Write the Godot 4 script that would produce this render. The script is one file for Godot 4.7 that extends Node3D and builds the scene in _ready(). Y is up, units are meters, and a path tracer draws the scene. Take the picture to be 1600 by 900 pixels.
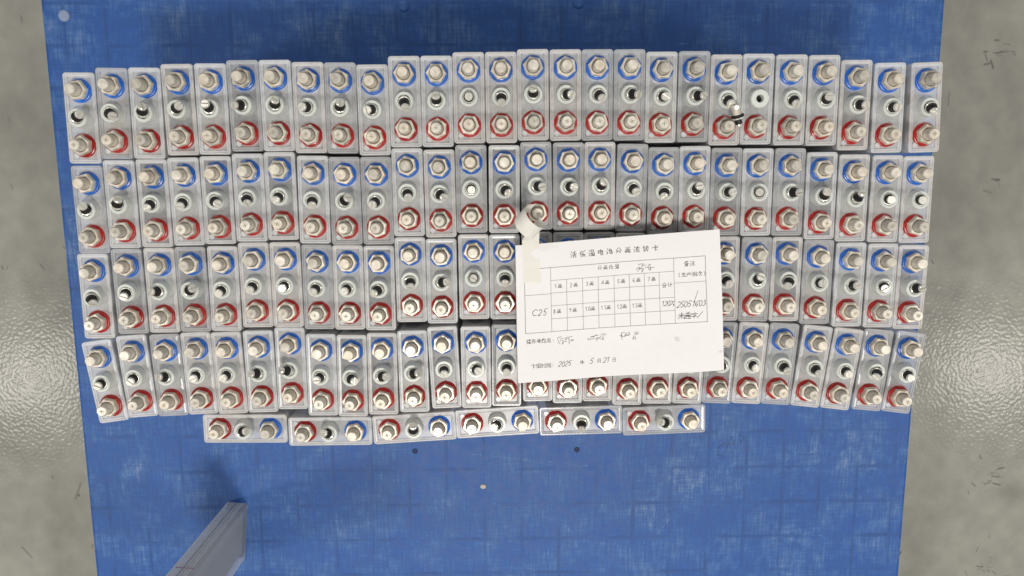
extends Node3D
# Rows of translucent battery cells standing on a blue plastic pallet, seen from above.
# Millimetre helpers: all small dimensions are written in millimetres and multiplied by MM.

const MM := 0.001
const LID := 0.29          # height of a cell's lid above the pallet deck
const HALF_W := 16.55       # half width of a cell
const HALF_L := 46.55       # half length of a cell
const POST := 28.0         # distance of a terminal from the middle of the lid

var M := {}
var S := {}
var ROWS := {}
var used := {}
var rng := RandomNumberGenerator.new()


func _ready():
	rng.seed = 41
	_camera_and_light()
	_materials()
	_ground()
	_pallet()
	_shapes()
	_cells()
	_paper()
	_tape()
	_loose_plug()
	_crumbs()


# ---------------------------------------------------------------- camera, air and lamps

func _camera_and_light():
	var cam := Camera3D.new()
	cam.name = "camera"
	var right := Vector3(0.99990555, 0.0128906, 0.00476719)
	var down := Vector3(-0.00667302, 0.15210913, 0.98834118)
	var ahead := Vector3(0.01201518, -0.98827964, 0.15218078)
	cam.transform = Transform3D(Basis(right, -down, -ahead).orthonormalized(), Vector3(0, 1.081, 0))
	cam.fov = 42.74
	cam.near = 0.05
	cam.far = 40.0
	add_child(cam)
	var we := WorldEnvironment.new()
	we.name = "environment"
	var env := Environment.new()
	env.background_mode = Environment.BG_COLOR
	env.background_color = Color(0.52, 0.53, 0.53)
	env.background_energy_multiplier = 1.0
	env.tonemap_mode = Environment.TONE_MAPPER_LINEAR
	env.tonemap_exposure = 1.07
	env.sdfgi_enabled = true
	env.ssao_enabled = true
	env.ssil_enabled = true
	we.environment = env
	add_child(we)
	# the hall's lamps, 4 m above the floor: one line of three in front, two behind
	for p in [[-3.4, 1.45, 7.5], [0.05, 1.45, 9.0], [3.6, 1.45, 7.5], [-3.0, -3.0, 5.0], [3.2, -3.0, 5.0]]:
		var lamp := AreaLight3D.new()
		lamp.name = "ceiling_lamp"
		lamp.area_size = Vector2(0.55, 0.4)
		lamp.light_energy = p[2]
		lamp.light_color = Color(1.0, 0.975, 0.94)
		lamp.area_range = 12.0
		lamp.area_attenuation = 2.0
		lamp.shadow_enabled = true
		lamp.position = Vector3(p[0], 3.85, p[1])
		lamp.rotation = Vector3(-PI / 2, 0, 0)
		add_child(lamp, true)


# ---------------------------------------------------------------- materials

func mat(called: String, c: Color, rough: float, metal := 0.0, alpha := 1.0) -> StandardMaterial3D:
	var m := StandardMaterial3D.new()
	m.resource_name = called
	m.albedo_color = Color(c.r, c.g, c.b, alpha)
	m.roughness = rough
	m.metallic = metal
	if alpha < 1.0:
		m.transparency = BaseMaterial3D.TRANSPARENCY_ALPHA
		m.cull_mode = BaseMaterial3D.CULL_DISABLED
	M[called] = m
	return m


func _materials():
	mat("case_plastic", Color(0.90, 0.91, 0.92), 0.40, 0.0, 0.52)
	M.case_plastic.backlight_enabled = true
	M.case_plastic.backlight = Color(0.95, 0.95, 0.95)
	mat("lid_plastic", Color(0.91, 0.92, 0.93), 0.26, 0.0, 0.64)
	mat("panel_plastic", Color(0.91, 0.92, 0.93), 0.24, 0.0, 0.46)
	mat("collar_plastic", Color(0.86, 0.88, 0.86), 0.32, 0.0, 0.78)
	mat("electrode", Color(0.54, 0.55, 0.57), 0.8)
	mat("blue_plastic", Color(0.14, 0.43, 0.84), 0.32)
	mat("red_plastic", Color(0.72, 0.11, 0.09), 0.32)
	mat("nickel", Color(0.95, 0.925, 0.88), 0.40, 0.40)
	mat("stud_nickel", Color(0.92, 0.895, 0.85), 0.40, 0.35)
	mat("bright_steel", Color(0.92, 0.91, 0.875), 0.28, 0.62)
	mat("rubber", Color(0.05, 0.05, 0.05), 0.6)
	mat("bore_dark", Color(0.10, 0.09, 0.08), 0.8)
	mat("hole_blue", Color(0.09, 0.16, 0.31), 0.7)
	mat("engraving", Color(0.60, 0.575, 0.52), 0.7)
	mat("tape", Color(0.92, 0.915, 0.885), 0.6, 0.0, 0.72)
	mat("level_red", Color(0.62, 0.35, 0.42), 0.5)
	mat("grit", Color(0.72, 0.71, 0.68), 0.9)
	var knob := mat("worn_knob", Color(0.50, 0.56, 0.68), 0.55)
	knob.metallic_specular = 0.5
	var fine := FastNoiseLite.new()
	fine.seed = 5
	fine.frequency = 0.05
	fine.fractal_octaves = 3
	var cloudy := NoiseTexture2D.new()
	cloudy.noise = fine
	cloudy.width = 256
	cloudy.height = 256
	cloudy.seamless = true
	var ramp := Gradient.new()
	ramp.set_color(0, Color(0.80, 0.80, 0.79))
	ramp.set_color(1, Color(1, 1, 1))
	cloudy.color_ramp = ramp
	var milky := cloudy.duplicate()
	var light_ramp := Gradient.new()
	light_ramp.set_color(0, Color(0.92, 0.92, 0.92))
	light_ramp.set_color(1, Color(1, 1, 1))
	milky.color_ramp = light_ramp
	for k in ["nickel", "stud_nickel", "lid_plastic", "panel_plastic", "blue_plastic", "red_plastic"]:
		M[k].albedo_texture = milky if k in ["lid_plastic", "panel_plastic"] else cloudy
		M[k].uv1_triplanar = true
		M[k].uv1_world_triplanar = true
		M[k].uv1_scale = Vector3.ONE * 9.0
		# a few batches of each, slightly different in tone and gloss
		for v in 4:
			var b: StandardMaterial3D = M[k].duplicate()
			var shade := [1.0, 0.95, 0.90, 0.97][v] as float
			var warm := [1.0, 0.985, 1.0, 0.965][v] as float
			var c: Color = M[k].albedo_color
			b.albedo_color = Color(c.r * shade, c.g * shade * lerpf(1.0, warm, 0.5), c.b * shade * warm, clampf(c.a + [0.0, 0.07, -0.08, 0.03][v], 0.0, 1.0) if c.a < 1.0 else 1.0)
			b.roughness = M[k].roughness + [0.0, 0.06, -0.05, 0.1][v]
			M["%s_%d" % [k, v]] = b


# ---------------------------------------------------------------- node helpers

func numbered(called: String) -> String:
	used[called] = used.get(called, -1) + 1
	return called if used[called] == 0 else "%s_%03d" % [called, used[called]]


func tag(o: Node, label := "", category := "", group := "", kind := ""):
	for pair in [["label", label], ["category", category], ["group", group], ["kind", kind]]:
		if pair[1] != "":
			o.set_meta(pair[0], pair[1])
	return o


func piece(called: String, mesh: Mesh, material: Material, parent: Node, at := Vector3.ZERO, turn := 0.0) -> MeshInstance3D:
	var o := MeshInstance3D.new()
	o.name = numbered(called) if parent == self else called
	o.mesh = mesh
	o.material_override = material
	o.position = at
	o.rotation.y = turn
	parent.add_child(o, true)
	return o


# ---------------------------------------------------------------- shape helpers (metres in, metres out)

func tri(st: SurfaceTool, a: Vector3, b: Vector3, c: Vector3, out: Vector3):
	if (a - c).cross(a - b).dot(out) < 0.0:
		var t := b
		b = c
		c = t
	for v in [a, b, c]:
		st.set_uv(Vector2(v.x, v.z))
		st.add_vertex(v)


func quad(st: SurfaceTool, a: Vector3, b: Vector3, c: Vector3, d: Vector3, out: Vector3):
	tri(st, a, b, c, out)
	tri(st, a, c, d, out)


func done(st: SurfaceTool) -> ArrayMesh:
	st.generate_normals()
	st.index()
	return st.commit()


func begin() -> SurfaceTool:
	var st := SurfaceTool.new()
	st.begin(Mesh.PRIMITIVE_TRIANGLES)
	return st


# a lathe: profile of (radius, height) in mm, going up the outside, over the top, down the inside
func lathe(st: SurfaceTool, profile: Array, n: int, base := Transform3D(), first_group := 0):
	for k in profile.size() - 1:
		var p: Vector2 = profile[k] * MM
		var q: Vector2 = profile[k + 1] * MM
		st.set_smooth_group(first_group + k)
		for i in n:
			var a := TAU * i / n
			var b := TAU * (i + 1) / n
			var da := Vector3(cos(a), 0, sin(a))
			var db := Vector3(cos(b), 0, sin(b))
			var mid := (da + db).normalized()
			var out := base.basis * (mid * (q.y - p.y) + Vector3.UP * (p.x - q.x))
			var v0: Vector3 = base * (da * p.x + Vector3.UP * p.y)
			var v1: Vector3 = base * (db * p.x + Vector3.UP * p.y)
			var v2: Vector3 = base * (db * q.x + Vector3.UP * q.y)
			var v3: Vector3 = base * (da * q.x + Vector3.UP * q.y)
			if p.x < 1e-7:
				tri(st, v0, v2, v3, out)
			elif q.x < 1e-7:
				tri(st, v0, v1, v2, out)
			else:
				quad(st, v0, v1, v2, v3, out)


func outline(hx: float, hz: float, r: float, n := 4) -> PackedVector2Array:
	var o := PackedVector2Array()
	for c in [[1, 1, 0.0], [-1, 1, PI / 2], [-1, -1, PI], [1, -1, PI * 1.5]]:
		for k in n + 1:
			var a: float = c[2] + PI / 2 * k / n
			o.append(Vector2(c[0] * (hx - r) + cos(a) * r, c[1] * (hz - r) + sin(a) * r))
	return o


# rounded boxes: levels of (inset, height) in mm, same order as a lathe
func loft(st: SurfaceTool, hx: float, hz: float, r: float, levels: Array, cap_low: bool, cap_high: bool, n := 4):
	for k in levels.size() - 1:
		st.set_smooth_group(k)
		var p: Vector2 = levels[k]
		var q: Vector2 = levels[k + 1]
		var a := outline(hx - p.x, hz - p.x, maxf(r - p.x, 0.4), n)
		var b := outline(hx - q.x, hz - q.x, maxf(r - q.x, 0.4), n)
		for i in a.size():
			var j := (i + 1) % a.size()
			var e := (a[j] - a[i]).normalized()
			var side := Vector3(e.y, 0, -e.x)
			var out := side * (q.y - p.y) + Vector3.UP * (q.x - p.x)
			quad(st, Vector3(a[i].x, p.y, a[i].y) * MM, Vector3(a[j].x, p.y, a[j].y) * MM, Vector3(b[j].x, q.y, b[j].y) * MM, Vector3(b[i].x, q.y, b[i].y) * MM, out)
	for cap in [[cap_low, levels[0], Vector3.DOWN], [cap_high, levels[-1], Vector3.UP]]:
		if cap[0]:
			st.set_smooth_group(90)
			var o := outline(hx - cap[1].x, hz - cap[1].x, maxf(r - cap[1].x, 0.4), n)
			for i in o.size():
				var j := (i + 1) % o.size()
				tri(st, Vector3(0, cap[1].y, 0) * MM, Vector3(o[i].x, cap[1].y, o[i].y) * MM, Vector3(o[j].x, cap[1].y, o[j].y) * MM, cap[2])


func slab(st: SurfaceTool, lo: Vector3, hi: Vector3):
	st.set_smooth_group(-1)
	var x := [lo.x, hi.x]
	var y := [lo.y, hi.y]
	var z := [lo.z, hi.z]
	for s in 2:
		var d := 1.0 if s else -1.0
		quad(st, Vector3(x[s], y[0], z[0]), Vector3(x[s], y[1], z[0]), Vector3(x[s], y[1], z[1]), Vector3(x[s], y[0], z[1]), Vector3(d, 0, 0))
		quad(st, Vector3(x[0], y[s], z[0]), Vector3(x[1], y[s], z[0]), Vector3(x[1], y[s], z[1]), Vector3(x[0], y[s], z[1]), Vector3(0, d, 0))
		quad(st, Vector3(x[0], y[0], z[s]), Vector3(x[1], y[0], z[s]), Vector3(x[1], y[1], z[s]), Vector3(x[0], y[1], z[s]), Vector3(0, 0, d))


# ---------------------------------------------------------------- ground

class Field:
	var w: int
	var h: int
	var v: PackedFloat32Array
	func _init(a: int, b: int):
		w = a
		h = b
		v.resize(a * b)
	func dab(x: int, y: int, amount: float):
		if x >= 0 and y >= 0 and x < w and y < h:
			v[y * w + x] += amount
	# a soft line; goes round the edges never
	func line(a: Vector2, b: Vector2, thick: float, amount: float):
		var lo := (a.min(b) - Vector2.ONE * (thick + 1)).floor()
		var hi := (a.max(b) + Vector2.ONE * (thick + 1)).ceil()
		for y in range(maxi(0, int(lo.y)), mini(h, int(hi.y) + 1)):
			for x in range(maxi(0, int(lo.x)), mini(w, int(hi.x) + 1)):
				var p := Vector2(x + 0.5, y + 0.5)
				var d := p.distance_to(Geometry2D.get_closest_point_to_segment(p, a, b))
				var k := clampf(thick / 2 + 0.5 - d, 0.0, 1.0)
				if k > 0.0:
					v[y * w + x] = v[y * w + x] + amount * k
	func blot(c: Vector2, rx: float, ry: float, amount: float):
		for y in range(maxi(0, int(c.y - ry)), mini(h, int(c.y + ry) + 1)):
			for x in range(maxi(0, int(c.x - rx)), mini(w, int(c.x + rx) + 1)):
				var d := Vector2((x - c.x) / rx, (y - c.y) / ry).length()
				if d < 1.0:
					v[y * w + x] += amount * (1.0 - d) * (1.0 - d) * (1.0 + 2.0 * d)


func noise(s: int, f: float, oct := 3) -> FastNoiseLite:
	var n := FastNoiseLite.new()
	n.seed = s
	n.frequency = f
	n.fractal_octaves = oct
	return n


func picture(w: int, h: int, bytes: PackedByteArray, format := Image.FORMAT_RGB8) -> ImageTexture:
	return ImageTexture.create_from_image(Image.create_from_data(w, h, false, format, bytes))


func _ground():
	var n := 1400
	var dirt := Field.new(n, n)
	var g := RandomNumberGenerator.new()
	g.seed = 77
	for k in 420:      # small dark scuffs and pits
		var c := Vector2(g.randf() * n, g.randf() * n)
		var a := g.randf_range(0.6, 2.2)
		var l := g.randf_range(1, 8) if g.randf() < 0.93 else g.randf_range(10, 24)
		dirt.line(c, c + Vector2(cos(a), sin(a)) * l, g.randf_range(0.8, 2.2), g.randf_range(0.08, 0.36))
	for k in 90:       # groups of short rubs
		var c := Vector2(g.randf() * n, g.randf() * n)
		for i in g.randi_range(4, 14):
			var p := c + Vector2(g.randfn(0, 11), g.randfn(0, 7))
			var a := g.randf_range(-0.5, 1.3)
			dirt.line(p, p + Vector2(cos(a), sin(a)) * g.randf_range(2, 9), g.randf_range(0.8, 2.0), g.randf_range(0.08, 0.3))
	for k in 70:
		dirt.blot(Vector2(g.randf() * n, g.randf() * n), g.randf_range(8, 60), g.randf_range(8, 60), g.randf_range(-0.06, 0.10))
	var big := noise(3, 0.004, 4)
	var mid := noise(9, 0.03, 3)
	var peel := noise(21, 0.20, 2)
	var bytes := PackedByteArray()
	bytes.resize(n * n * 3)
	var relief := PackedByteArray()
	relief.resize(n * n)
	var tone := Color(0.555, 0.555, 0.525)
	for y in n:
		for x in n:
			var i := y * n + x
			var k := 1.0 + big.get_noise_2d(x, y) * 0.10 + mid.get_noise_2d(x, y) * 0.06 - dirt.v[i]
			k = clampf(k, 0.25, 1.2)
			bytes[i * 3] = clampi(int(tone.r * k * 255), 0, 255)
			bytes[i * 3 + 1] = clampi(int(tone.g * k * 255), 0, 255)
			bytes[i * 3 + 2] = clampi(int(tone.b * k * 255), 0, 255)
			relief[i] = clampi(int(128 + peel.get_noise_2d(x, y) * 120), 0, 255)
	var m := mat("floor_paint", Color.WHITE, 0.16)
	m.metallic_specular = 0.18
	m.albedo_texture = picture(n, n, bytes)
	m.heightmap_enabled = true
	m.heightmap_texture = picture(n, n, relief, Image.FORMAT_L8)
	m.heightmap_scale = 0.026
	var half := 4.0
	var st := begin()
	st.set_smooth_group(-1)
	for v in [Vector3(-half, 0, -half), Vector3(half, 0, -half), Vector3(half, 0, half), Vector3(-half, 0, -half), Vector3(half, 0, half), Vector3(-half, 0, half)]:
		st.set_uv(Vector2(v.x, v.z) / 2.1 + Vector2(0.5, 0.5))
		st.add_vertex(v)
	tag(piece("floor", done(st), m, self, Vector3(0, -0.15, 0)), "grey painted concrete floor with small dark scuffs", "floor", "", "structure")


# ---------------------------------------------------------------- pallet

func _pallet():
	var x0 := -642.0
	var z0 := -450.0
	var w := 1270
	var h := 1200
	var wear := Field.new(w, h)
	var g := RandomNumberGenerator.new()
	g.seed = 12
	for k in 900:      # rubbed streaks, mostly along the deck's two directions
		var c := Vector2(g.randf() * w, g.randf() * h)
		var a := (0.0 if g.randf() < 0.5 else PI / 2) + g.randfn(0, 0.16)
		var l := g.randf_range(6, 90)
		wear.line(c, c + Vector2(cos(a), sin(a)) * l, g.randf_range(0.5, 2.0), g.randf_range(0.04, 0.22))
	for k in 90:       # sharp pale scratches
		var c := Vector2(g.randf() * w, g.randf() * h)
		var a := g.randf() * PI
		wear.line(c, c + Vector2(cos(a), sin(a)) * g.randf_range(8, 50), g.randf_range(0.5, 1.2), g.randf_range(0.25, 0.6))
	for k in 150:      # scuffed patches
		wear.blot(Vector2(g.randf() * w, g.randf() * h), g.randf_range(12, 70), g.randf_range(12, 70), g.randf_range(0.03, 0.22))
	# the long rub marks below the middle of the block and the heavy wear to their right
	for s in [[-50, 425, 130, 445], [10, 432, 120, 452], [60, 424, 110, 428], [90, 440, 120, 446], [-20, 505, 20, 515], [120, 470, 118, 520], [180, 405, 182, 500], [262, 455, 250, 480], [280, 500, 240, 560]]:
		wear.line(Vector2(s[0] - x0, s[1] - z0), Vector2(s[2] - x0, s[3] - z0), 1.3, 0.5)
	for s in [[250, 460, 90, 60], [330, 470, 80, 60], [230, 520, 70, 50], [-340, 500, 50, 40], [430, 440, 40, 50], [460, 560, 60, 40], [560, 450, 40, 30], [-590, 480, 30, 50], [-570, 440, 30, 30], [480, 425, 30, 40]]:
		wear.blot(Vector2(s[0] - x0, s[1] - z0), s[2], s[3], 0.34)
	for j in 22:      # worn rib crossings
		for i in 24:
			if g.randf() < 0.22:
				var c := Vector2(i * 58.0 + 200.0 - 14 * 58.0 - x0 + g.randfn(0, 1.5), j * 57.4 + 449.0 - 15 * 57.4 - z0 + g.randfn(0, 1.5))
				var d := Vector2(g.randf_range(3, 16), 0) if g.randf() < 0.7 else Vector2(0, g.randf_range(3, 10))
				wear.line(c - d, c + d, 1.2, g.randf_range(0.25, 0.8))
	var ink := Field.new(w, h)
	# faint pen scrawl to the right of the crosswise cells
	for s in [[341, 410, 330, 418], [330, 418, 330, 430], [330, 430, 341, 432], [350, 400, 341, 425], [350, 400, 358, 420], [343, 414, 356, 410], [362, 396, 370, 402], [370, 402, 364, 410], [364, 410, 362, 396], [300, 398, 304, 404]]:
		ink.line(Vector2(s[0] - x0, s[1] - z0), Vector2(s[2] - x0, s[3] - z0), 1.6, 0.2)
	var patch := noise(31, 0.011, 4)
	var cloth := noise(33, 0.09, 3)
	var grain := noise(35, 0.35, 2)
	var thread := noise(37, 0.12, 3)
	var bytes := PackedByteArray()
	bytes.resize(w * h * 3)
	var relief := PackedByteArray()
	relief.resize(w * h)
	var rough := PackedByteArray()
	rough.resize(w * h)
	var deep := Color(0.105, 0.30, 0.575)
	var pale := Color(0.43, 0.50, 0.64)
	for y in h:
		var gy := absf(fposmod(y + z0 - 449.0 + 28.7, 57.4) - 28.7)
		for x in w:
			var i := y * w + x
			var gx := absf(fposmod(x + x0 - 200.0 + 29.0, 58.0) - 29.0)
			var near := minf(gx, gy)
			var web := clampf((near - 0.8) / 3.2, 0.0, 1.0)
			var n1 := patch.get_noise_2d(x, y)
			var n2 := cloth.get_noise_2d(x * 0.5, y * 0.5)
			var n3 := grain.get_noise_2d(x, y * 0.6)
			var k := clampf(0.12 + n1 * 0.40 + n2 * 0.20, 0.0, 0.6) + wear.v[i] * (0.6 + n2 * 0.8 + n3 * 0.5)
			var grid := clampf(0.45 + patch.get_noise_2d(x + 700, y * 0.7) * 1.6, 0.05, 1.0)
			var weave := thread.get_noise_2d(x * 2.2, y * 0.16) + 0.6 * thread.get_noise_2d(x * 0.14 + 900, y * 2.2)
			k = clampf((k + weave * 0.62 * (0.35 + k)) * (1.0 - grid * 0.75 * (1.0 - web)), 0.0, 0.92)
			var c := deep.lerp(pale, k)
			var t := (1.0 + n3 * 0.06 + n2 * 0.05) * (1.0 - 0.10 * grid * (1.0 - web)) * (1.0 - minf(ink.v[i], 0.5))
			bytes[i * 3] = clampi(int(c.r * t * 255), 0, 255)
			bytes[i * 3 + 1] = clampi(int(c.g * t * 255), 0, 255)
			bytes[i * 3 + 2] = clampi(int(c.b * t * 255), 0, 255)
			relief[i] = clampi(int(120 + 26 * clampf(near / 3.0, 0.0, 1.0) * grid + n3 * 20 + n2 * 22 - wear.v[i] * 20), 0, 255)
			rough[i] = clampi(int(255 * (0.56 + k * 0.2 + n2 * 0.08)), 0, 255)
	var m := mat("pallet_plastic", Color.WHITE, 1.0)
	m.albedo_texture = picture(w, h, bytes)
	m.heightmap_enabled = true
	m.heightmap_texture = picture(w, h, relief, Image.FORMAT_L8)
	m.heightmap_scale = 0.10
	m.roughness_texture = picture(w, h, rough, Image.FORMAT_L8)
	m.uv1_scale = Vector3(1000.0 / w, 1000.0 / h, 1)
	m.uv1_offset = Vector3(-x0 / w, -z0 / h, 0)
	var root := Node3D.new()
	root.name = numbered("plastic_pallet")
	add_child(root)
	root.position = Vector3(0, 0, 0)
	tag(root, "worn blue plastic pallet under the battery cells, scuffed and scratched", "pallet")
	var cx := (x0 + w / 2.0)
	var cz := (z0 + h / 2.0)
	var st := begin()
	loft(st, w / 2.0, h / 2.0, 9.0, [Vector2(3, -34), Vector2(0, -31), Vector2(0, -5), Vector2(1.5, -1.5), Vector2(5, 0)], true, true, 3)
	var deck := done(moved(st, Vector3(cx, 0, cz) * MM))
	piece("deck", deck, m, root)
	for i in 3:
		for j in 3:
			st = begin()
			loft(st, 60, 60, 10, [Vector2(0, -132), Vector2(0, -33)], false, false, 3)
			piece("foot", done(moved(st, Vector3(cx + (i - 1) * 560, 0, cz + (j - 1) * 525) * MM)), m, root)
		st = begin()
		loft(st, 60, 595, 8, [Vector2(2, -150), Vector2(0, -148), Vector2(0, -133), Vector2(2, -131)], true, true, 3)
		piece("skid", done(moved(st, Vector3(cx + (i - 1) * 560, 0, cz) * MM)), m, root)
	# worn anti-slip plugs and two open plug holes in the deck
	st = begin()
	lathe(st, [Vector2(8, -1), Vector2(8, 0.8), Vector2(6.5, 1.9), Vector2(3, 2.3), Vector2(0, 2.3)], 16)
	var knob := done(st)
	for p in [[-610, -222], [-137, -234], [109, -238]]:
		piece("anti_slip_plug", knob, M.worn_knob if p[0] < -300 else m, root, Vector3(p[0], 0, p[1]) * MM)
	st = begin()
	lathe(st, [Vector2(4.4, 0.0), Vector2(4.0, 0.6), Vector2(3.0, 0.6), Vector2(2.4, 0.3), Vector2(0, 0.25)], 14)
	var hole := done(st)
	for p in [[-137, 419], [112, 419]]:
		piece("plug_hole", hole, M.hole_blue, root, Vector3(p[0], 0, p[1]) * MM)


# the same vertices, moved
func moved(st: SurfaceTool, by: Vector3) -> SurfaceTool:
	st.generate_normals()
	var out := SurfaceTool.new()
	out.begin(Mesh.PRIMITIVE_TRIANGLES)
	var a := st.commit_to_arrays()
	var v: PackedVector3Array = a[Mesh.ARRAY_VERTEX]
	var nn: PackedVector3Array = a[Mesh.ARRAY_NORMAL]
	var idx: PackedInt32Array = a[Mesh.ARRAY_INDEX] if a[Mesh.ARRAY_INDEX] != null else PackedInt32Array(range(v.size()))
	out.set_smooth_group(-1)
	for i in idx:
		out.set_uv(Vector2(v[i].x + by.x, v[i].z + by.z))
		out.set_normal(nn[i])
		out.add_vertex(v[i] + by)
	return out


# ---------------------------------------------------------------- the parts of a cell, shared by all

func _shapes():
	var st := begin()
	var top := LID * 1000
	loft(st, HALF_W - 0.35, HALF_L - 0.35, 3.0, [Vector2(1.5, 0), Vector2(0, 2), Vector2(0, top - 9)], true, false)
	S.case = done(st)
	st = begin()
	loft(st, HALF_W, HALF_L, 3.2, [Vector2(0.1, -10), Vector2(0, -9.6), Vector2(0, -1.0), Vector2(0.35, -0.3), Vector2(1.0, 0), Vector2(1.9, 0), Vector2(2.3, -0.5), Vector2(4.2, -0.8), Vector2(4.7, -1.5)], false, false)
	S.lid = done(st)
	st = begin()
	loft(st, HALF_W - 4.7, HALF_L - 4.7, 1.6, [Vector2(0, -1.5), Vector2(0.4, -1.6)], false, true, 3)
	S.panel = done(st)
	st = begin()
	loft(st, HALF_W - 4.6, HALF_L - 12.0, 2.0, [Vector2(0, 6), Vector2(0, top - 24), Vector2(0.8, top - 23)], true, true, 2)
	S.pack = done(st)
	st = begin()
	lathe(st, [Vector2(13.8, -5.0), Vector2(13.8, -3.6), Vector2(12.4, -3.2), Vector2(12.3, 0.8), Vector2(11.7, 1.7), Vector2(10.9, 2.0), Vector2(10.7, 2.8), Vector2(10.2, 3.4), Vector2(9.2, 3.7), Vector2(6, 3.7)], 28)
	S.ring = done(st)
	# hexagon nut: sides, chamfered corners, flat face, countersink
	st = begin()
	var af := 9.3
	for i in 6:
		var a := PI / 6 + PI / 3 * i - PI / 6
		var da := Vector3(cos(a), 0, sin(a))
		var db := Vector3(cos(a + PI / 3), 0, sin(a + PI / 3))
		var dm := (da + db).normalized()
		var cr := af / cos(PI / 6) * MM
		var fl := af * MM
		var y0 := 3.6 * MM
		var y1 := 8.8 * MM
		var y2 := 9.6 * MM
		st.set_smooth_group(-1)
		quad(st, da * cr + Vector3.UP * y0, db * cr + Vector3.UP * y0, db * cr + Vector3.UP * y1, da * cr + Vector3.UP * y1, dm)
		var ia := da * cr * 0.93 + Vector3.UP * y2
		var ib := db * cr * 0.93 + Vector3.UP * y2
		var im := dm * fl * 0.985 + Vector3.UP * y2
		quad(st, da * cr + Vector3.UP * y1, db * cr + Vector3.UP * y1, ib, ia, dm + Vector3.UP * 0.3)
		tri(st, ia, ib, im, Vector3.UP)
		for k in 4:
			var e0 := da.rotated(Vector3.UP, -PI / 3 * k / 4.0)
			var e1 := da.rotated(Vector3.UP, -PI / 3 * (k + 1) / 4.0)
			var o0 := ia.lerp(im, k / 2.0) if k < 2 else im.lerp(ib, (k - 2) / 2.0)
			var o1 := ia.lerp(im, (k + 1) / 2.0) if k < 2 else im.lerp(ib, (k - 1) / 2.0)
			quad(st, o0, o1, e1 * 7.5 * MM + Vector3.UP * y2, e0 * 7.5 * MM + Vector3.UP * y2, Vector3.UP)
			quad(st, e0 * 7.5 * MM + Vector3.UP * y2, e1 * 7.5 * MM + Vector3.UP * y2, e1 * 6.5 * MM + Vector3.UP * 8.2 * MM, e0 * 6.5 * MM + Vector3.UP * 8.2 * MM, Vector3.UP - e0)
			quad(st, e0 * 6.5 * MM + Vector3.UP * 8.2 * MM, e1 * 6.5 * MM + Vector3.UP * 8.2 * MM, e1 * 6.2 * MM + Vector3.UP * 5.0 * MM, e0 * 6.2 * MM + Vector3.UP * 5.0 * MM, -e0)
	S.nut = done(st)
	# threaded stud with a chamfered end
	st = begin()
	var prof := [Vector2(6.0, 3.0)]
	var y := 5.0
	while y < 16.8:
		prof.append(Vector2(5.4, y))
		prof.append(Vector2(6.0, y + 0.7))
		prof.append(Vector2(6.0, y + 1.0))
		y += 1.72
	prof.append_array([Vector2(5.9, 18.6), Vector2(5.4, 20.1), Vector2(4.9, 20.6), Vector2(0, 20.7)])
	lathe(st, prof, 20)
	S.stud = done(st)
	st = begin()
	slab(st, Vector3(-2.1, 20.6, -0.4) * MM, Vector3(2.1, 20.92, 0.4) * MM)
	slab(st, Vector3(-0.4, 20.61, -2.1) * MM, Vector3(0.4, 20.91, -0.42) * MM)
	slab(st, Vector3(-0.4, 20.61, 0.42) * MM, Vector3(0.4, 20.91, 2.1) * MM)
	S.plus = done(st)
	# vent collar, bored
	st = begin()
	lathe(st, [Vector2(10.6, -1.6), Vector2(10.4, 0.6), Vector2(9.7, 9.2), Vector2(9.2, 10.0), Vector2(6.9, 10.0), Vector2(6.5, 9.6), Vector2(6.3, 7.0), Vector2(4.2, 6.6), Vector2(3.9, 2.0)], 24)
	S.collar = done(st)
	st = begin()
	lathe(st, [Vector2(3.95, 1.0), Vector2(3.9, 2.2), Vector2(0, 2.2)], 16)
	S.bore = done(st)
	st = begin()
	lathe(st, [Vector2(9.0, 10.02), Vector2(8.6, 10.5), Vector2(4.6, 10.6), Vector2(4.0, 10.2), Vector2(3.8, 5.0)], 24)
	S.seat = done(st)
	# vent plug, standing on its flange (height 0 = flange underside)
	st = begin()
	lathe(st, [Vector2(3.3, -5), Vector2(3.3, 0), Vector2(5.7, 0.05), Vector2(6.1, 0.4), Vector2(6.1, 1.0), Vector2(5.7, 1.3), Vector2(4.2, 1.4)], 20)
	S.flange = done(st)
	st = begin()
	lathe(st, [Vector2(5.0, 1.2), Vector2(5.4, 1.9), Vector2(5.0, 2.7), Vector2(4.4, 3.0), Vector2(4.4, 8.6), Vector2(0, 8.7)], 18)
	S.seal = done(st)
	S.head = slotted(4.25, 8.8, 12.2)
	st = begin()
	lathe(st, [Vector2(2.9, -1.6), Vector2(2.9, -0.7), Vector2(2.5, -0.4), Vector2(1.9, -0.4), Vector2(1.7, -0.9), Vector2(0, -0.9)], 14)
	S.boss = done(st)
	st = begin()
	slab(st, Vector3(-11.8, 192.4, -46.6) * MM, Vector3(11.8, 193.6, -45.9) * MM)
	S.level = done(st)


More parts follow.
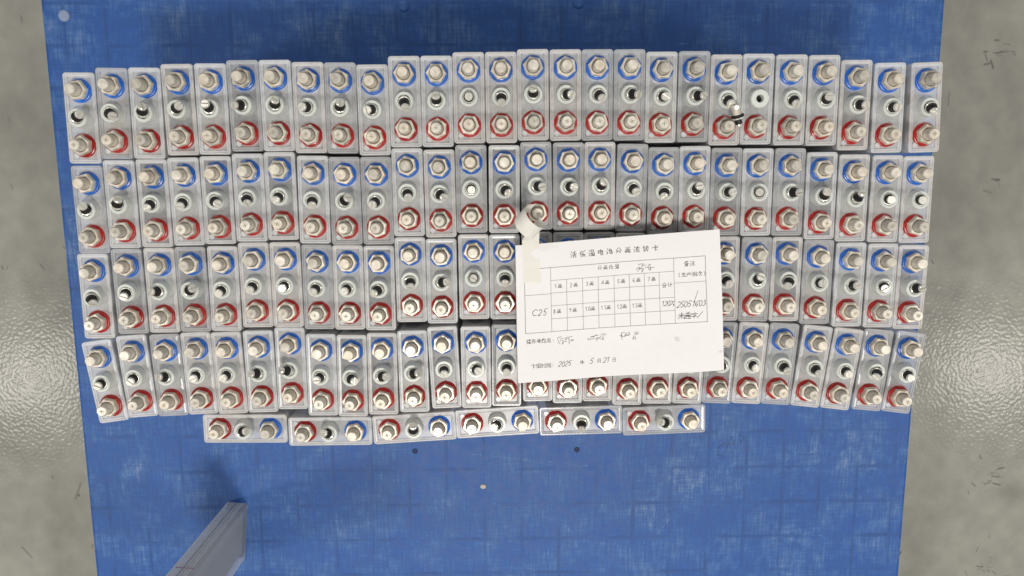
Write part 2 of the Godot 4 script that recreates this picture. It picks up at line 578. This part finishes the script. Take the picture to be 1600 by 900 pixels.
# a screw head of radius r from y0 to y1 with a slot across it
func slotted(r: float, y0: float, y1: float) -> ArrayMesh:
	var st := begin()
	var slot := 0.75
	lathe(st, [Vector2(r * 0.9, y0), Vector2(r, y0 + 0.4), Vector2(r, y1 - 2.2), Vector2(0, y1 - 2.2)], 20)
	for s in [-1.0, 1.0]:
		var a0: float = asin(slot / r)
		var arc := PackedVector2Array()
		for k in 11:
			var a: float = a0 + (PI - 2 * a0) * k / 10.0
			arc.append(Vector2(cos(a) * r, s * sin(a) * r))
		st.set_smooth_group(50)
		var lo := Vector3.UP * (y1 - 2.2) * MM
		var mid := Vector3.UP * (y1 - 0.5) * MM
		var hi := Vector3.UP * y1 * MM
		for k in 10:
			var p := Vector3(arc[k].x, 0, arc[k].y) * MM
			var q := Vector3(arc[k + 1].x, 0, arc[k + 1].y) * MM
			var f := 0.9
			var pi_ := Vector3(arc[k].x * f, 0, s * maxf(slot, s * arc[k].y * f)) * MM
			var qi := Vector3(arc[k + 1].x * f, 0, s * maxf(slot, s * arc[k + 1].y * f)) * MM
			st.set_smooth_group(50)
			quad(st, p + lo, q + lo, q + mid, p + mid, p + q)
			st.set_smooth_group(51)
			quad(st, p + mid, q + mid, qi + hi, pi_ + hi, p + q + Vector3.UP * r * MM)
			st.set_smooth_group(52)
			tri(st, Vector3(0, 0, s * slot) * MM + hi, pi_ + hi, qi + hi, Vector3.UP)
		st.set_smooth_group(-1)
		var e := Vector3(arc[0].x, 0, s * slot) * MM
		var w := Vector3(arc[10].x, 0, s * slot) * MM
		quad(st, e + lo, w + lo, w + hi, e + hi, Vector3(0, 0, -s))
	return done(st)


# ---------------------------------------------------------------- cells

func batch(k: String) -> StandardMaterial3D:
	return M["%s_%d" % [k, rng.randi_range(0, 3)]]


func terminal(cell: Node3D, z: float, colour: String):
	var t := piece("terminal_stud", S.stud, batch("stud_nickel"), cell, Vector3(0, LID - 0.0015, z * MM))
	t.rotation.y = rng.randf() * TAU
	t.rotation.x = rng.randfn(0, 0.008)
	tag(t, "threaded %s terminal stud" % ("negative" if colour == "blue" else "positive"))
	var r := piece("sealing_ring", S.ring, batch(colour + "_plastic"), t)
	tag(r, colour + " sealing ring")
	piece("hex_nut", S.nut, batch("nickel"), t, Vector3.ZERO, rng.randf() * TAU)
	if colour == "red":
		piece("plus_mark", S.plus, M.engraving, t, Vector3.ZERO, rng.randfn(0, 0.3) - t.rotation.y)


func battery_cell(at: Vector3, turn_degrees: float, lean: String, label: String, group: String) -> Node3D:
	var cell := Node3D.new()
	cell.name = numbered("battery_cell")
	add_child(cell)
	cell.position = at
	cell.rotation.y = -deg_to_rad(turn_degrees)
	tag(cell, label, "battery cell", group)
	piece("case", S.case, M.case_plastic, cell)
	piece("electrode_pack", S.pack, M.electrode, cell)
	var lid := piece("lid", S.lid, batch("lid_plastic"), cell, Vector3(0, LID, 0))
	piece("lid_panel", S.panel, batch("panel_plastic"), lid)
	piece("moulded_mark", S.boss, M.lid_plastic, lid, Vector3(-9.0, 0, 38.6) * MM)
	terminal(cell, -POST, "blue")
	terminal(cell, POST, "red")
	var collar := piece("vent_collar", S.collar, M.collar_plastic, cell, Vector3(0, LID - 0.0015, 0))
	piece("vent_bore", S.bore, M.bore_dark, collar)
	if lean == "none":
		piece("vent_seat", S.seat, M.collar_plastic, collar)
	else:
		var v := lean.split(":")
		var flat := Vector2(v[0].to_float(), v[1].to_float()) + Vector2(rng.randfn(0, 0.4), rng.randfn(0, 0.4))
		if flat.length() > 9.0:
			flat = flat.normalized() * 9.0
		var up := cell.basis.inverse() * Vector3(flat.x, sqrt(144.0 - flat.length_squared()), flat.y).normalized()
		var side := up.cross(Vector3(0.3, 0, 1)).normalized()
		var frame := Basis(side, up, side.cross(up)) * Basis(Vector3.UP, rng.randf() * TAU)
		var plug := Node3D.new()
		plug.name = "vent_plug"
		cell.add_child(plug, true)
		plug.transform = Transform3D(frame, Vector3(0, LID + (0.0075 if flat.length() < 6.5 else 0.0098), 0))
		piece("flange", S.flange, M.bright_steel, plug)
		piece("rubber_seal", S.seal, M.rubber, plug)
		piece("slotted_head", S.head, M.bright_steel, plug)
	return cell


func ordinal(n: int) -> String:
	var small := ["first", "second", "third", "fourth", "fifth", "sixth", "seventh", "eighth", "ninth", "tenth", "eleventh", "twelfth", "thirteenth", "fourteenth"]
	return small[n - 1]


func place_words(i: int, n: int) -> String:
	if i == 0:
		return "leftmost"
	if i == n - 1:
		return "rightmost"
	if i < 14:
		return ordinal(i + 1) + " from the left"
	return ordinal(n - i) + " from the right"


func _cells():
	ROWS[1] = {"x": PackedFloat32Array([-438.3, -404.5, -370.5, -336.0, -302.1, -268.2, -234.9, -201.3, -168.0, -134.4, -101.2, -67.8, -34.4, -0.7, 32.6, 66.6, 99.9, 133.5, 166.9, 201.1, 234.7, 268.3, 303.4, 337.7, 371.8, 407.7, 447.2]),
		"z": PackedFloat32Array([-60.2, -64.8, -64.9, -68.4, -68.9, -72.1, -72.2, -70.0, -69.5, -67.3, -75.7, -75.9, -79.4, -79.6, -82.2, -81.9, -81.9, -81.8, -79.3, -79.8, -76.3, -77.0, -76.1, -75.5, -70.5, -67.6, -67.9]),
		"turn": PackedFloat32Array([0.5, 1.0, 0.8, -0.6, 0.3, -0.6, -0.5, 0.0, 0.1, -0.4, -0.4, -0.1, -0.3, -0.3, -0.5, -0.5, -0.4, -0.4, -0.1, 0.0, 0.0, 0.2, -0.4, -0.4, -0.3, -1.0, -2.0]),
		"lean": "9:-3 8:4 6:-6 8:-3 0:-4 -5:1 4:-5 -3:1 3:-5 -4:1 2:8 1:-5 1:1 0:8 0:-5 5:1 3:6 7:1 1:1 6:1 1:6 none 0:6 -1:-3 4:1 0:1 -2:6"}
	ROWS[2] = {"x": PackedFloat32Array([-438.0, -404.4, -370.0, -336.3, -302.7, -268.8, -235.3, -200.9, -167.2, -133.6, -100.5, -66.6, -33.1, 1.9, 36.3, 70.3, 103.7, 137.8, 171.6, 205.1, 238.7, 272.4, 306.6, 341.3, 375.9, 411.4, 445.2]),
		"z": PackedFloat32Array([34.9, 29.4, 28.5, 26.9, 25.6, 23.1, 21.6, 25.6, 27.0, 27.0, 18.3, 19.8, 15.1, 15.5, 12.3, 13.0, 12.6, 14.7, 18.4, 17.3, 19.4, 20.0, 20.0, 24.2, 26.8, 27.8, 28.8]),
		"turn": PackedFloat32Array([-0.5, 0.0, -0.1, -0.7, -0.1, 0.0, -0.2, 0.5, -0.1, -0.4, -0.4, -0.6, -0.3, 0.2, -1.2, -0.2, -0.4, 0.8, -0.1, -0.5, 0.1, -0.3, 0.1, -0.7, -0.2, 0.2, -0.6]),
		"lean": "2:-5 6:-7 1:4 1:4 8:4 4:6 -1:4 3:6 7:-5 -3:4 2:6 6:4 1:0 5:4 6:0 5:0 3:-5 2:4 -3:6 1:-5 3:0 -4:0 5:0 -1:-5 1:-7 -3:0 -3:0"}
	ROWS[3] = {"x": PackedFloat32Array([-440.4, -403.8, -369.3, -335.8, -301.8, -267.9, -234.4, -200.6, -167.4, -133.9, -99.9, -66.5, -31.6, 2.0, 37.0, 70.7, 104.4, 138.1, 172.3, 206.2, 240.5, 274.8, 308.4, 342.6, 378.2, 413.1, 446.6]),
		"z": PackedFloat32Array([128.1, 123.1, 122.1, 121.3, 120.8, 116.9, 116.9, 119.6, 120.3, 121.3, 112.3, 114.1, 109.6, 109.9, 107.8, 108.1, 108.3, 109.2, 112.2, 112.5, 113.5, 114.3, 114.3, 117.7, 120.9, 122.2, 124.1]),
		"turn": PackedFloat32Array([-0.2, -0.8, -0.2, -0.6, 0.5, -0.4, -0.1, 0.3, 0.2, 0.2, -0.3, -0.1, -0.3, -0.5, -0.7, -0.2, -0.4, 0.1, 0.3, 0.1, -0.6, 0.8, 0.2, 0.4, 0.2, 0.2, 0.6]),
		"lean": "7:5 2:3 -4:-2 8:-4 0:3 0:3 1:1 -2:3 0:1 -3:3 2:5 8:-2 0:-2 0:5 6:-2 -1:-8 -6:3 2:3 -3:5 -9:-2 1:3 0:-6 -5:5 -2:-2 1:-2 -4:1 3:-2"}
	ROWS[4] = {"x": PackedFloat32Array([-439.0, -403.6, -368.8, -335.4, -302.2, -268.1, -234.2, -200.8, -167.4, -133.8, -99.8, -65.4, -30.5, 3.2, 37.2, 70.6, 104.1, 138.0, 171.5, 205.9, 239.7, 273.5, 307.1, 342.4, 376.5, 411.2, 445.9]),
		"z": PackedFloat32Array([223.1, 217.5, 216.6, 214.8, 214.6, 213.4, 210.1, 217.8, 219.1, 217.2, 214.6, 210.4, 210.5, 208.6, 203.4, 205.8, 203.9, 208.5, 207.4, 207.6, 207.5, 208.2, 209.5, 212.4, 215.7, 217.3, 220.3]),
		"turn": PackedFloat32Array([-7.7, -4.4, -2.4, -2.1, -2.1, -0.9, 0.1, 0.4, 0.8, 0.4, -0.7, -2.5, -0.3, 0.3, -0.7, -0.4, -0.0, 1.0, 0.7, 2.1, 2.9, 3.6, 4.1, 6.8, 7.3, 5.5, 7.6]),
		"lean": "2:1 2:1 -4:-3 1:1 0:1 -5:-3 -6:-3 -1:1 7:1 8:-3 8:-3 1:3 3:-1 0:3 -1:3 3:1 5:-3 -7:1 -9:-3 1:1 -8:1 0:1 2:3 1:3 -1:1 -6:3 -2:1"}
	ROWS[5] = {"x": PackedFloat32Array([-288.7, -194.3, -100.4, -7.5, 86.1, 179.5]),
		"z": PackedFloat32Array([278.6, 282.6, 279.5, 273.5, 272.6, 272.8]),
		"turn": PackedFloat32Array([90.5, 89.8, 86.7, 86.8, 88.7, 88.0]),
		"lean": "8:-4 -4:-4 1:-9 -4:0 -1:5 -8:-4"}
	var row_words := ["", "in the top long row", "in the second long row down", "in the third long row down", "in the lowest long row", "in the short row of cells laid crosswise"]
	for r in [1, 2, 3, 4, 5]:
		var d: Dictionary = ROWS[r]
		var leans: PackedStringArray = d.lean.split(" ")
		var n: int = d.x.size()
		for i in n:
			var words := "translucent battery cell, %s %s" % [place_words(i, n), row_words[r]]
			if leans[i] == "none":
				words = "translucent battery cell with an open, plugless vent collar, seventh from the right, top row"
			elif r == 3 and i >= 14 and i <= 19:
				words = "translucent battery cell under the paper, %s in the third long row" % place_words(i, n)
			battery_cell(Vector3(d.x[i], 0, d.z[i]) * MM, d.turn[i], leans[i], words, "battery cells standing in rows on the pallet")
	var lone := battery_cell(Vector3(-418, 0, 545) * MM, 6.0, "3:4", "lone translucent battery cell standing apart on the bare blue deck, lower left corner", "")
	piece("level_line", S.level, M.level_red, lone)
	var st := begin()
	slab(st, Vector3(-0.7, 4, -46.9) * MM, Vector3(0.7, 276, -45.8) * MM)
	var rib := done(st)
	for x in [-11.0, -7.4, -3.8, 1.5, 5.1, 8.7]:
		piece("rib", rib, M.case_plastic, lone, Vector3(x, 0, 0) * MM)


# ---------------------------------------------------------------- the paper form

const GLYPHS := {
	"类": "20-32 80-62 14-94 50-55 45-16 55-86 07-97 57-19 58-99", "电": "12-82-86-16-12 14-84 50-58-59-89-87", "池": "10-22 04-16 09-26 33-83-86-76 50-57-58-98-96 71-77",
	"分": "40-15 60-95 25-75-78-67 45-18", "流": "10-22 04-15 09-26 60-61 32-92 60-44-84 45-49 65-69 85-89-99", "转": "02-42 20-15-45 35-39 08-48 52-92 54-94 70-57-87-79",
	"卡": "50-54 52-92 04-94 54-59 56-88", "低": "30-05 23-29 43-49-68 42-90 46-96 64-78-99", "温": "10-22 04-15 09-26 40-80-83-43-40 35-95-99-35 55-59 75-79 29-99", "活": "10-22 04-15 09-26 80-42 34-94 62-66 46-86-89-49-46",
	"产": "50-51 12-92 32-43 72-63 15-95 15-13-09", "品": "30-70-73-33-30 05-45-49-09-05 55-95-99-59-55", "数": "02-42 23-09 06-46 41-23 60-54-94 85-59 57-99", "量": "20-80-83-23-20 04-94 26-86-88-26 55-59 09-99",
	"合": "50-04 50-95 35-75 26-76-79-29-26", "计": "10-22 04-24-28-37 44-94 60-69", "备": "40-12 30-80-04 43-95 25-75-79-29-25 27-77 55-59", "注": "10-22 04-15 09-26 60-61 42-92 45-85 38-98 62-68",
	"生": "30-14 12-92 15-85 08-98 50-58", "批": "02-42 05-45 20-29-18 50-59-67 54-74 80-88-98-96 93-85", "次": "01-13 08-26 50-34 42-92-84 60-65-49 65-99", "(": "70-54-55-79", ")": "30-54-55-39",
	"操": "02-42 05-45 20-29-18 60-80-82-62-60 50-53 53-73 77-79 46-96 65-69 65-49 66-99", "作": "30-05 23-29 50-34 42-92 52-59 55-85 57-87", "者": "21-71 50-54 04-94 82-17 35-75-79-35 37-77",
	"姓": "20-15-39 40-09 03-43 60-44 53-93 73-79 56-96 49-99", "名": "40-14 42-82-09 33-55 46-86-89-49-46", "下": "02-92 50-59 54-77", "架": "02-42-34 20-04 50-80-83-53-50 06-96 55-59 56-19 56-99", "时": "01-31-38-08-01 04-34 43-93 80-89-68 55-66",
	"间": "10-21 12-19 31-91-99-79 33-73-78-38-33 35-75", "年": "20-04 12-82 24-84 24-26 06-96 50-59", "月": "20-26-09 20-80-89-69 23-83 26-86", "日": "20-80-89-29-20 24-84", "未": "22-82 04-94 50-59 54-09 54-99", "盖": "30-41 70-61 12-82 24-74 05-95 50-55 16-86-89 16-19 36-39 66-69 09-99", "字": "50-51 03-02-92-93 24-74-56 56-58-47 06-96",
	"0": "40-23-27-49-67-63-40", "1": "32-50-59", "2": "22-40-62-64-29-69", "3": "21-40-62-44-66-49-28", "5": "60-30-24-44-66-49-28", "6": "60-23-27-49-67-45-26", "7": "20-60-39", "8": "40-22-44-66-49-27-44-62-40", "9": "64-43-22-40-62-65-49", "C": "71-40-13-16-49-78", "%": "20-41-32-20 80-19 67-88-79-67", "4": "60-16-76 50-59", ":": "34-44 37-47", "/": "80-19",
}


func write(f: Field, text: String, at: Vector2, size: float, step: float, thick: float, ink: float, slant := 0.0, wobble := 0.0):
	var p := at
	for ch in text:
		if GLYPHS.has(ch):
			for stroke in GLYPHS[ch].split(" "):
				var pts: PackedStringArray = stroke.split("-")
				var last := Vector2.INF
				for s in pts:
					var q := Vector2(s[0].to_float(), s[1].to_float()) / 9.0
					q.x += slant * (0.5 - q.y)
					var v := p + q * size + Vector2(rng.randfn(0, wobble), rng.randfn(0, wobble))
					if last != Vector2.INF:
						f.line(last, v, thick, ink)
					last = v
		p += Vector2(step, step * -0.0 + rng.randfn(0, wobble * 0.7))


func _paper():
	var w := 1060
	var h := 755
	var f := Field.new(w, h)
	# printed table; positions in parts of the sheet's width and height
	var box := func(x0: float, y0: float, x1: float, y1: float, t: float):
		f.line(Vector2(x0 * w, y0 * h), Vector2(x1 * w, y1 * h), t, 0.50)
	var L := 0.042
	var R := 0.925
	var T := 0.175
	var B := 0.640
	for s in [[L, T, R, T], [L, B, R, B], [L, T, L, B], [R, T, R, B]]:
		box.call(s[0], s[1], s[2], s[3], 2.6)
	var cols := [0.170, 0.247, 0.325, 0.402, 0.480, 0.555, 0.628, 0.700]
	var c2 := 0.772
	var bands := [0.268, 0.360, 0.452, 0.546]
	box.call(cols[0], T, cols[0], B, 2.0)
	box.call(c2, T, c2, B, 2.0)
	box.call(cols[0], bands[0], c2, bands[0], 2.0)
	box.call(cols[0], bands[1], cols[7], bands[1], 2.0)
	box.call(L, bands[1] + 0.004, cols[0], bands[1] + 0.004, 2.0)
	box.call(cols[0], bands[2], c2, bands[2], 2.0)
	box.call(cols[0], bands[3], c2, bands[3], 2.0)
	box.call(c2, 0.352, R, 0.352, 2.0)
	for k in range(1, 8):
		box.call(cols[k], bands[0], cols[k], B, 2.0)
	write(f, "活低温电池分类流转卡", Vector2(0.27 * w, 0.075 * h), 30, 47, 2.6, 0.75)
	write(f, "产品", Vector2(0.060 * w, 0.235 * h), 24, 34, 2.0, 0.7)
	write(f, "分类数量", Vector2(0.40 * w, 0.190 * h), 22, 30, 1.9, 0.65)
	for k in 7:
		write(f, str(k + 1) + "类", Vector2((cols[k] + 0.013) * w, 0.298 * h), 21, 22, 1.9, 0.7)
		if k < 6:
			write(f, str(k + 8) + "类", Vector2((cols[k] + 0.006) * w, 0.480 * h), 21, 17 if k > 1 else 22, 1.9, 0.7)
	write(f, "合计", Vector2((cols[7] + 0.012) * w, 0.345 * h), 24, 30, 2.1, 0.75)
	write(f, "备注", Vector2(0.822 * w, 0.205 * h), 24, 30, 2.1, 0.75)
	write(f, "(生产批次)", Vector2(0.783 * w, 0.282 * h), 23, 27, 2.0, 0.72)
	write(f, "操作者姓名:", Vector2(0.045 * w, 0.685 * h), 24, 26, 2.0, 0.68)
	write(f, "下架时间:", Vector2(0.065 * w, 0.868 * h), 24, 26, 2.0, 0.68)
	write(f, "年", Vector2(0.305 * w, 0.868 * h), 22, 26, 1.9, 0.65)
	write(f, "月", Vector2(0.388 * w, 0.868 * h), 20, 26, 1.9, 0.62)
	write(f, "日", Vector2(0.462 * w, 0.868 * h), 20, 26, 1.9, 0.62)
	# handwriting
	write(f, "C25", Vector2(0.075 * w, 0.470 * h), 34, 27, 2.6, 0.7, 0.25, 0.8)
	write(f, "120%", Vector2((cols[7] + 0.002) * w, 0.475 * h), 26, 16.5, 2.4, 0.7, 0.25, 0.8)
	write(f, "25051603", Vector2(0.778 * w, 0.485 * h), 31, 18.5, 2.4, 0.72, 0.3, 1.2)
	f.line(Vector2(0.884 * w, 0.415 * h), Vector2(0.864 * w, 0.495 * h), 2.2, 0.6)
	write(f, "未盖字/", Vector2(0.785 * w, 0.565 * h), 34, 32, 2.5, 0.72, 0.1, 1.0)
	write(f, "2025", Vector2(0.195 * w, 0.862 * h), 28, 17, 2.3, 0.7, 0.3, 1.0)
	write(f, "5", Vector2(0.350 * w, 0.858 * h), 30, 17, 2.3, 0.7, 0.3, 0.6)
	write(f, "21", Vector2(0.415 * w, 0.860 * h), 28, 15, 2.3, 0.7, 0.3, 0.6)
	for s in [[0.19, 3, 0], [0.345, 3, 1], [0.50, 3, 2], [0.585, 3, 3]]:      # signatures and a scrawled count
		var p := Vector2(s[0] * w, (0.685 if s[2] < 3 else 0.200) * h)
		for c in s[1]:
			for k in 6:
				var a := p + Vector2(rng.randf() * 24, rng.randf() * 30)
				var b := a + (Vector2(rng.randf_range(8, 22), rng.randf_range(-5, 2)) if k % 2 == 0 else Vector2(rng.randf_range(-10, 3), rng.randf_range(8, 22)))
				f.line(a, b, 2.3, 0.6)
			p.x += 30
	for k in 3:
		f.blot(Vector2([0.775, 0.78, 0.985][k] * w, [0.745, 0.76, 0.86][k] * h), 22, 12, 0.10)
	var bytes := PackedByteArray()
	bytes.resize(w * h * 3)
	var fibre := noise(51, 0.02, 4)
	for y in h:
		for x in w:
			var i := y * w + x
			var k := (1.0 - minf(f.v[i], 0.85)) * (1.0 + fibre.get_noise_2d(x, y) * 0.008)
			bytes[i * 3] = clampi(int(224 * k), 0, 255)
			bytes[i * 3 + 1] = clampi(int(222 * k), 0, 255)
			bytes[i * 3 + 2] = clampi(int(223 * k), 0, 255)
	var m := mat("paper", Color.WHITE, 0.85)
	m.albedo_texture = picture(w, h, bytes)
	m.texture_repeat = false
	# the sheet itself: gently waved, 0.3 mm thick
	var st := begin()
	var nx := 22
	var nz := 16
	var corner := [Vector3(13, 26, 73), Vector3(225, 26.6, 57), Vector3(236, 26, 208), Vector3(15, 26, 220)]
	var wave := noise(61, 1.1, 2)
	var at := func(u: float, v: float) -> Vector3:
		var p: Vector3 = corner[0].lerp(corner[1], u).lerp(corner[3].lerp(corner[2], u), v)
		p.y += wave.get_noise_2d(u, v) * 4.0 + 1.9 * sin(u * 7.0 + v * 2.0) * (0.3 + v * 0.4) + 1.6 * pow(absf(u - 0.45) * 1.6, 3.0) + 0.6 * pow(v, 4.0)
		return (p + Vector3(0, LID * 1000, 0)) * MM
	for side in 2:
		st.set_smooth_group(side)
		var drop := Vector3.DOWN * 0.0003 * side
		for j in nz:
			for i in nx:
				var q := []
				for c in [[0, 0], [1, 0], [1, 1], [0, 0], [1, 1], [0, 1]]:
					q.append(Vector2(float(i + c[0]) / nx, float(j + c[1]) / nz))
				if side == 1:
					q.reverse()
				for uv in q:
					st.set_uv(uv if side == 0 else Vector2(0.01, 0.01))
					st.add_vertex(at.call(uv.x, uv.y) + drop)
	tag(piece("paper_form", done(st), m, self), "white paper form with printed table and handwriting lying across the studs", "paper form")


# ---------------------------------------------------------------- tape, loose plug, crumbs

func ribbon(st: SurfaceTool, centre: Array, across: Array, thick: float):
	for side in 2:
		st.set_smooth_group(side)
		for k in centre.size() - 1:
			var along: Vector3 = centre[k + 1] - centre[k]
			var face: Vector3 = along.cross(across[k]).normalized() * (1.0 if side == 0 else -1.0)
			var o := face * thick / 2
			quad(st, centre[k] - across[k] + o, centre[k] + across[k] + o, centre[k + 1] + across[k + 1] + o, centre[k + 1] - across[k + 1] + o, face)


func _tape():
	var st := begin()
	var c := []
	var a := []
	var y := LID + 0.0285
	for k in 5:       # stuck down on the sheet, then running off its upper edge
		c.append(Vector3(0.0305 - 0.0004 * k, y + (0.0003 if k < 3 else -0.0006 * (k - 2)), 0.112 - 0.011 * k))
		a.append(Vector3(0.0088, 0, 0.0005))
	# the free end curls up into a loop
	var axis := Vector3(0.62, 0.42, -0.66).normalized()
	var e1 := axis.cross(Vector3(0, 1, 0)).normalized()
	var e2 := e1.cross(axis).normalized()
	var mid := Vector3(0.0275, y + 0.0125, 0.0485)
	for k in 27:
		var t := k / 26.0
		var ang := -PI * 0.5 + 0.35 + t * PI * 1.75
		var rad := 0.0128 + 0.0012 * t + 0.010 * pow(maxf(0.0, t - 0.75) * 4.0, 2.0) * 0.5
		c.append(mid + (e1 * cos(ang) + e2 * sin(ang)) * rad + axis * (0.004 * t - 0.002))
		a.append(axis * 0.0086)
	ribbon(st, c, a, 0.0003)
	tag(piece("tape_strip", done(st), M.tape, self), "strip of off-white tape stuck on the paper, its free end curled into a loop", "tape")


func _loose_plug():
	var o := Node3D.new()
	o.name = numbered("loose_vent_plug")
	add_child(o)
	tag(o, "loose slotted vent plug with black seals lying beside a red terminal", "vent plug")
	var from := Vector3(0.2465, LID + 0.0135, -0.0480)
	var up := (Vector3(0.2390, LID + 0.0185, -0.0725) - from).normalized()
	var side := up.cross(Vector3.UP).normalized()
	o.transform = Transform3D(Basis(side, up, side.cross(up)), from)
	var st := begin()
	lathe(st, [Vector2(0, 0), Vector2(2.2, 0.2), Vector2(2.6, 1.2), Vector2(2.4, 3.0)], 14)
	piece("tip", done(st), M.bright_steel, o)
	st = begin()
	lathe(st, [Vector2(3.2, 3.0), Vector2(3.6, 3.4), Vector2(3.6, 8.6)], 16)
	piece("rubber_sleeve", done(st), M.rubber, o)
	st = begin()
	lathe(st, [Vector2(3.6, 8.4), Vector2(6.0, 8.6), Vector2(6.4, 9.2), Vector2(6.0, 10.0), Vector2(4.6, 10.2)], 18)
	piece("flange", done(st), M.bright_steel, o)
	st = begin()
	lathe(st, [Vector2(5.0, 10.0), Vector2(6.4, 10.6), Vector2(6.8, 11.6), Vector2(6.4, 12.6), Vector2(5.0, 13.2)], 18)
	piece("rubber_ring", done(st), M.rubber, o)
	st = begin()
	var prof := [Vector2(4.6, 12.8)]
	for k in 4:
		prof.append(Vector2(4.9, 13.4 + k * 1.5))
		prof.append(Vector2(4.3, 14.2 + k * 1.5))
	lathe(st, prof, 18)
	piece("threaded_neck", done(st), M.stud_nickel, o)
	piece("slotted_head", slotted(5.2, 18.8, 23.5), M.bright_steel, o)


func _crumbs():
	var st := begin()
	lathe(st, [Vector2(4.5, 0), Vector2(5.0, 1.4), Vector2(3.6, 3.2), Vector2(1.2, 3.9), Vector2(0, 3.9)], 7)
	var o := piece("grit_crumb", done(st), M.grit, self, Vector3(-33, 0, 477) * MM)
	o.scale = Vector3(1.0, 0.7, 0.8)
	tag(o, "pale crumb of grit on the blue deck below the crosswise cells", "grit")
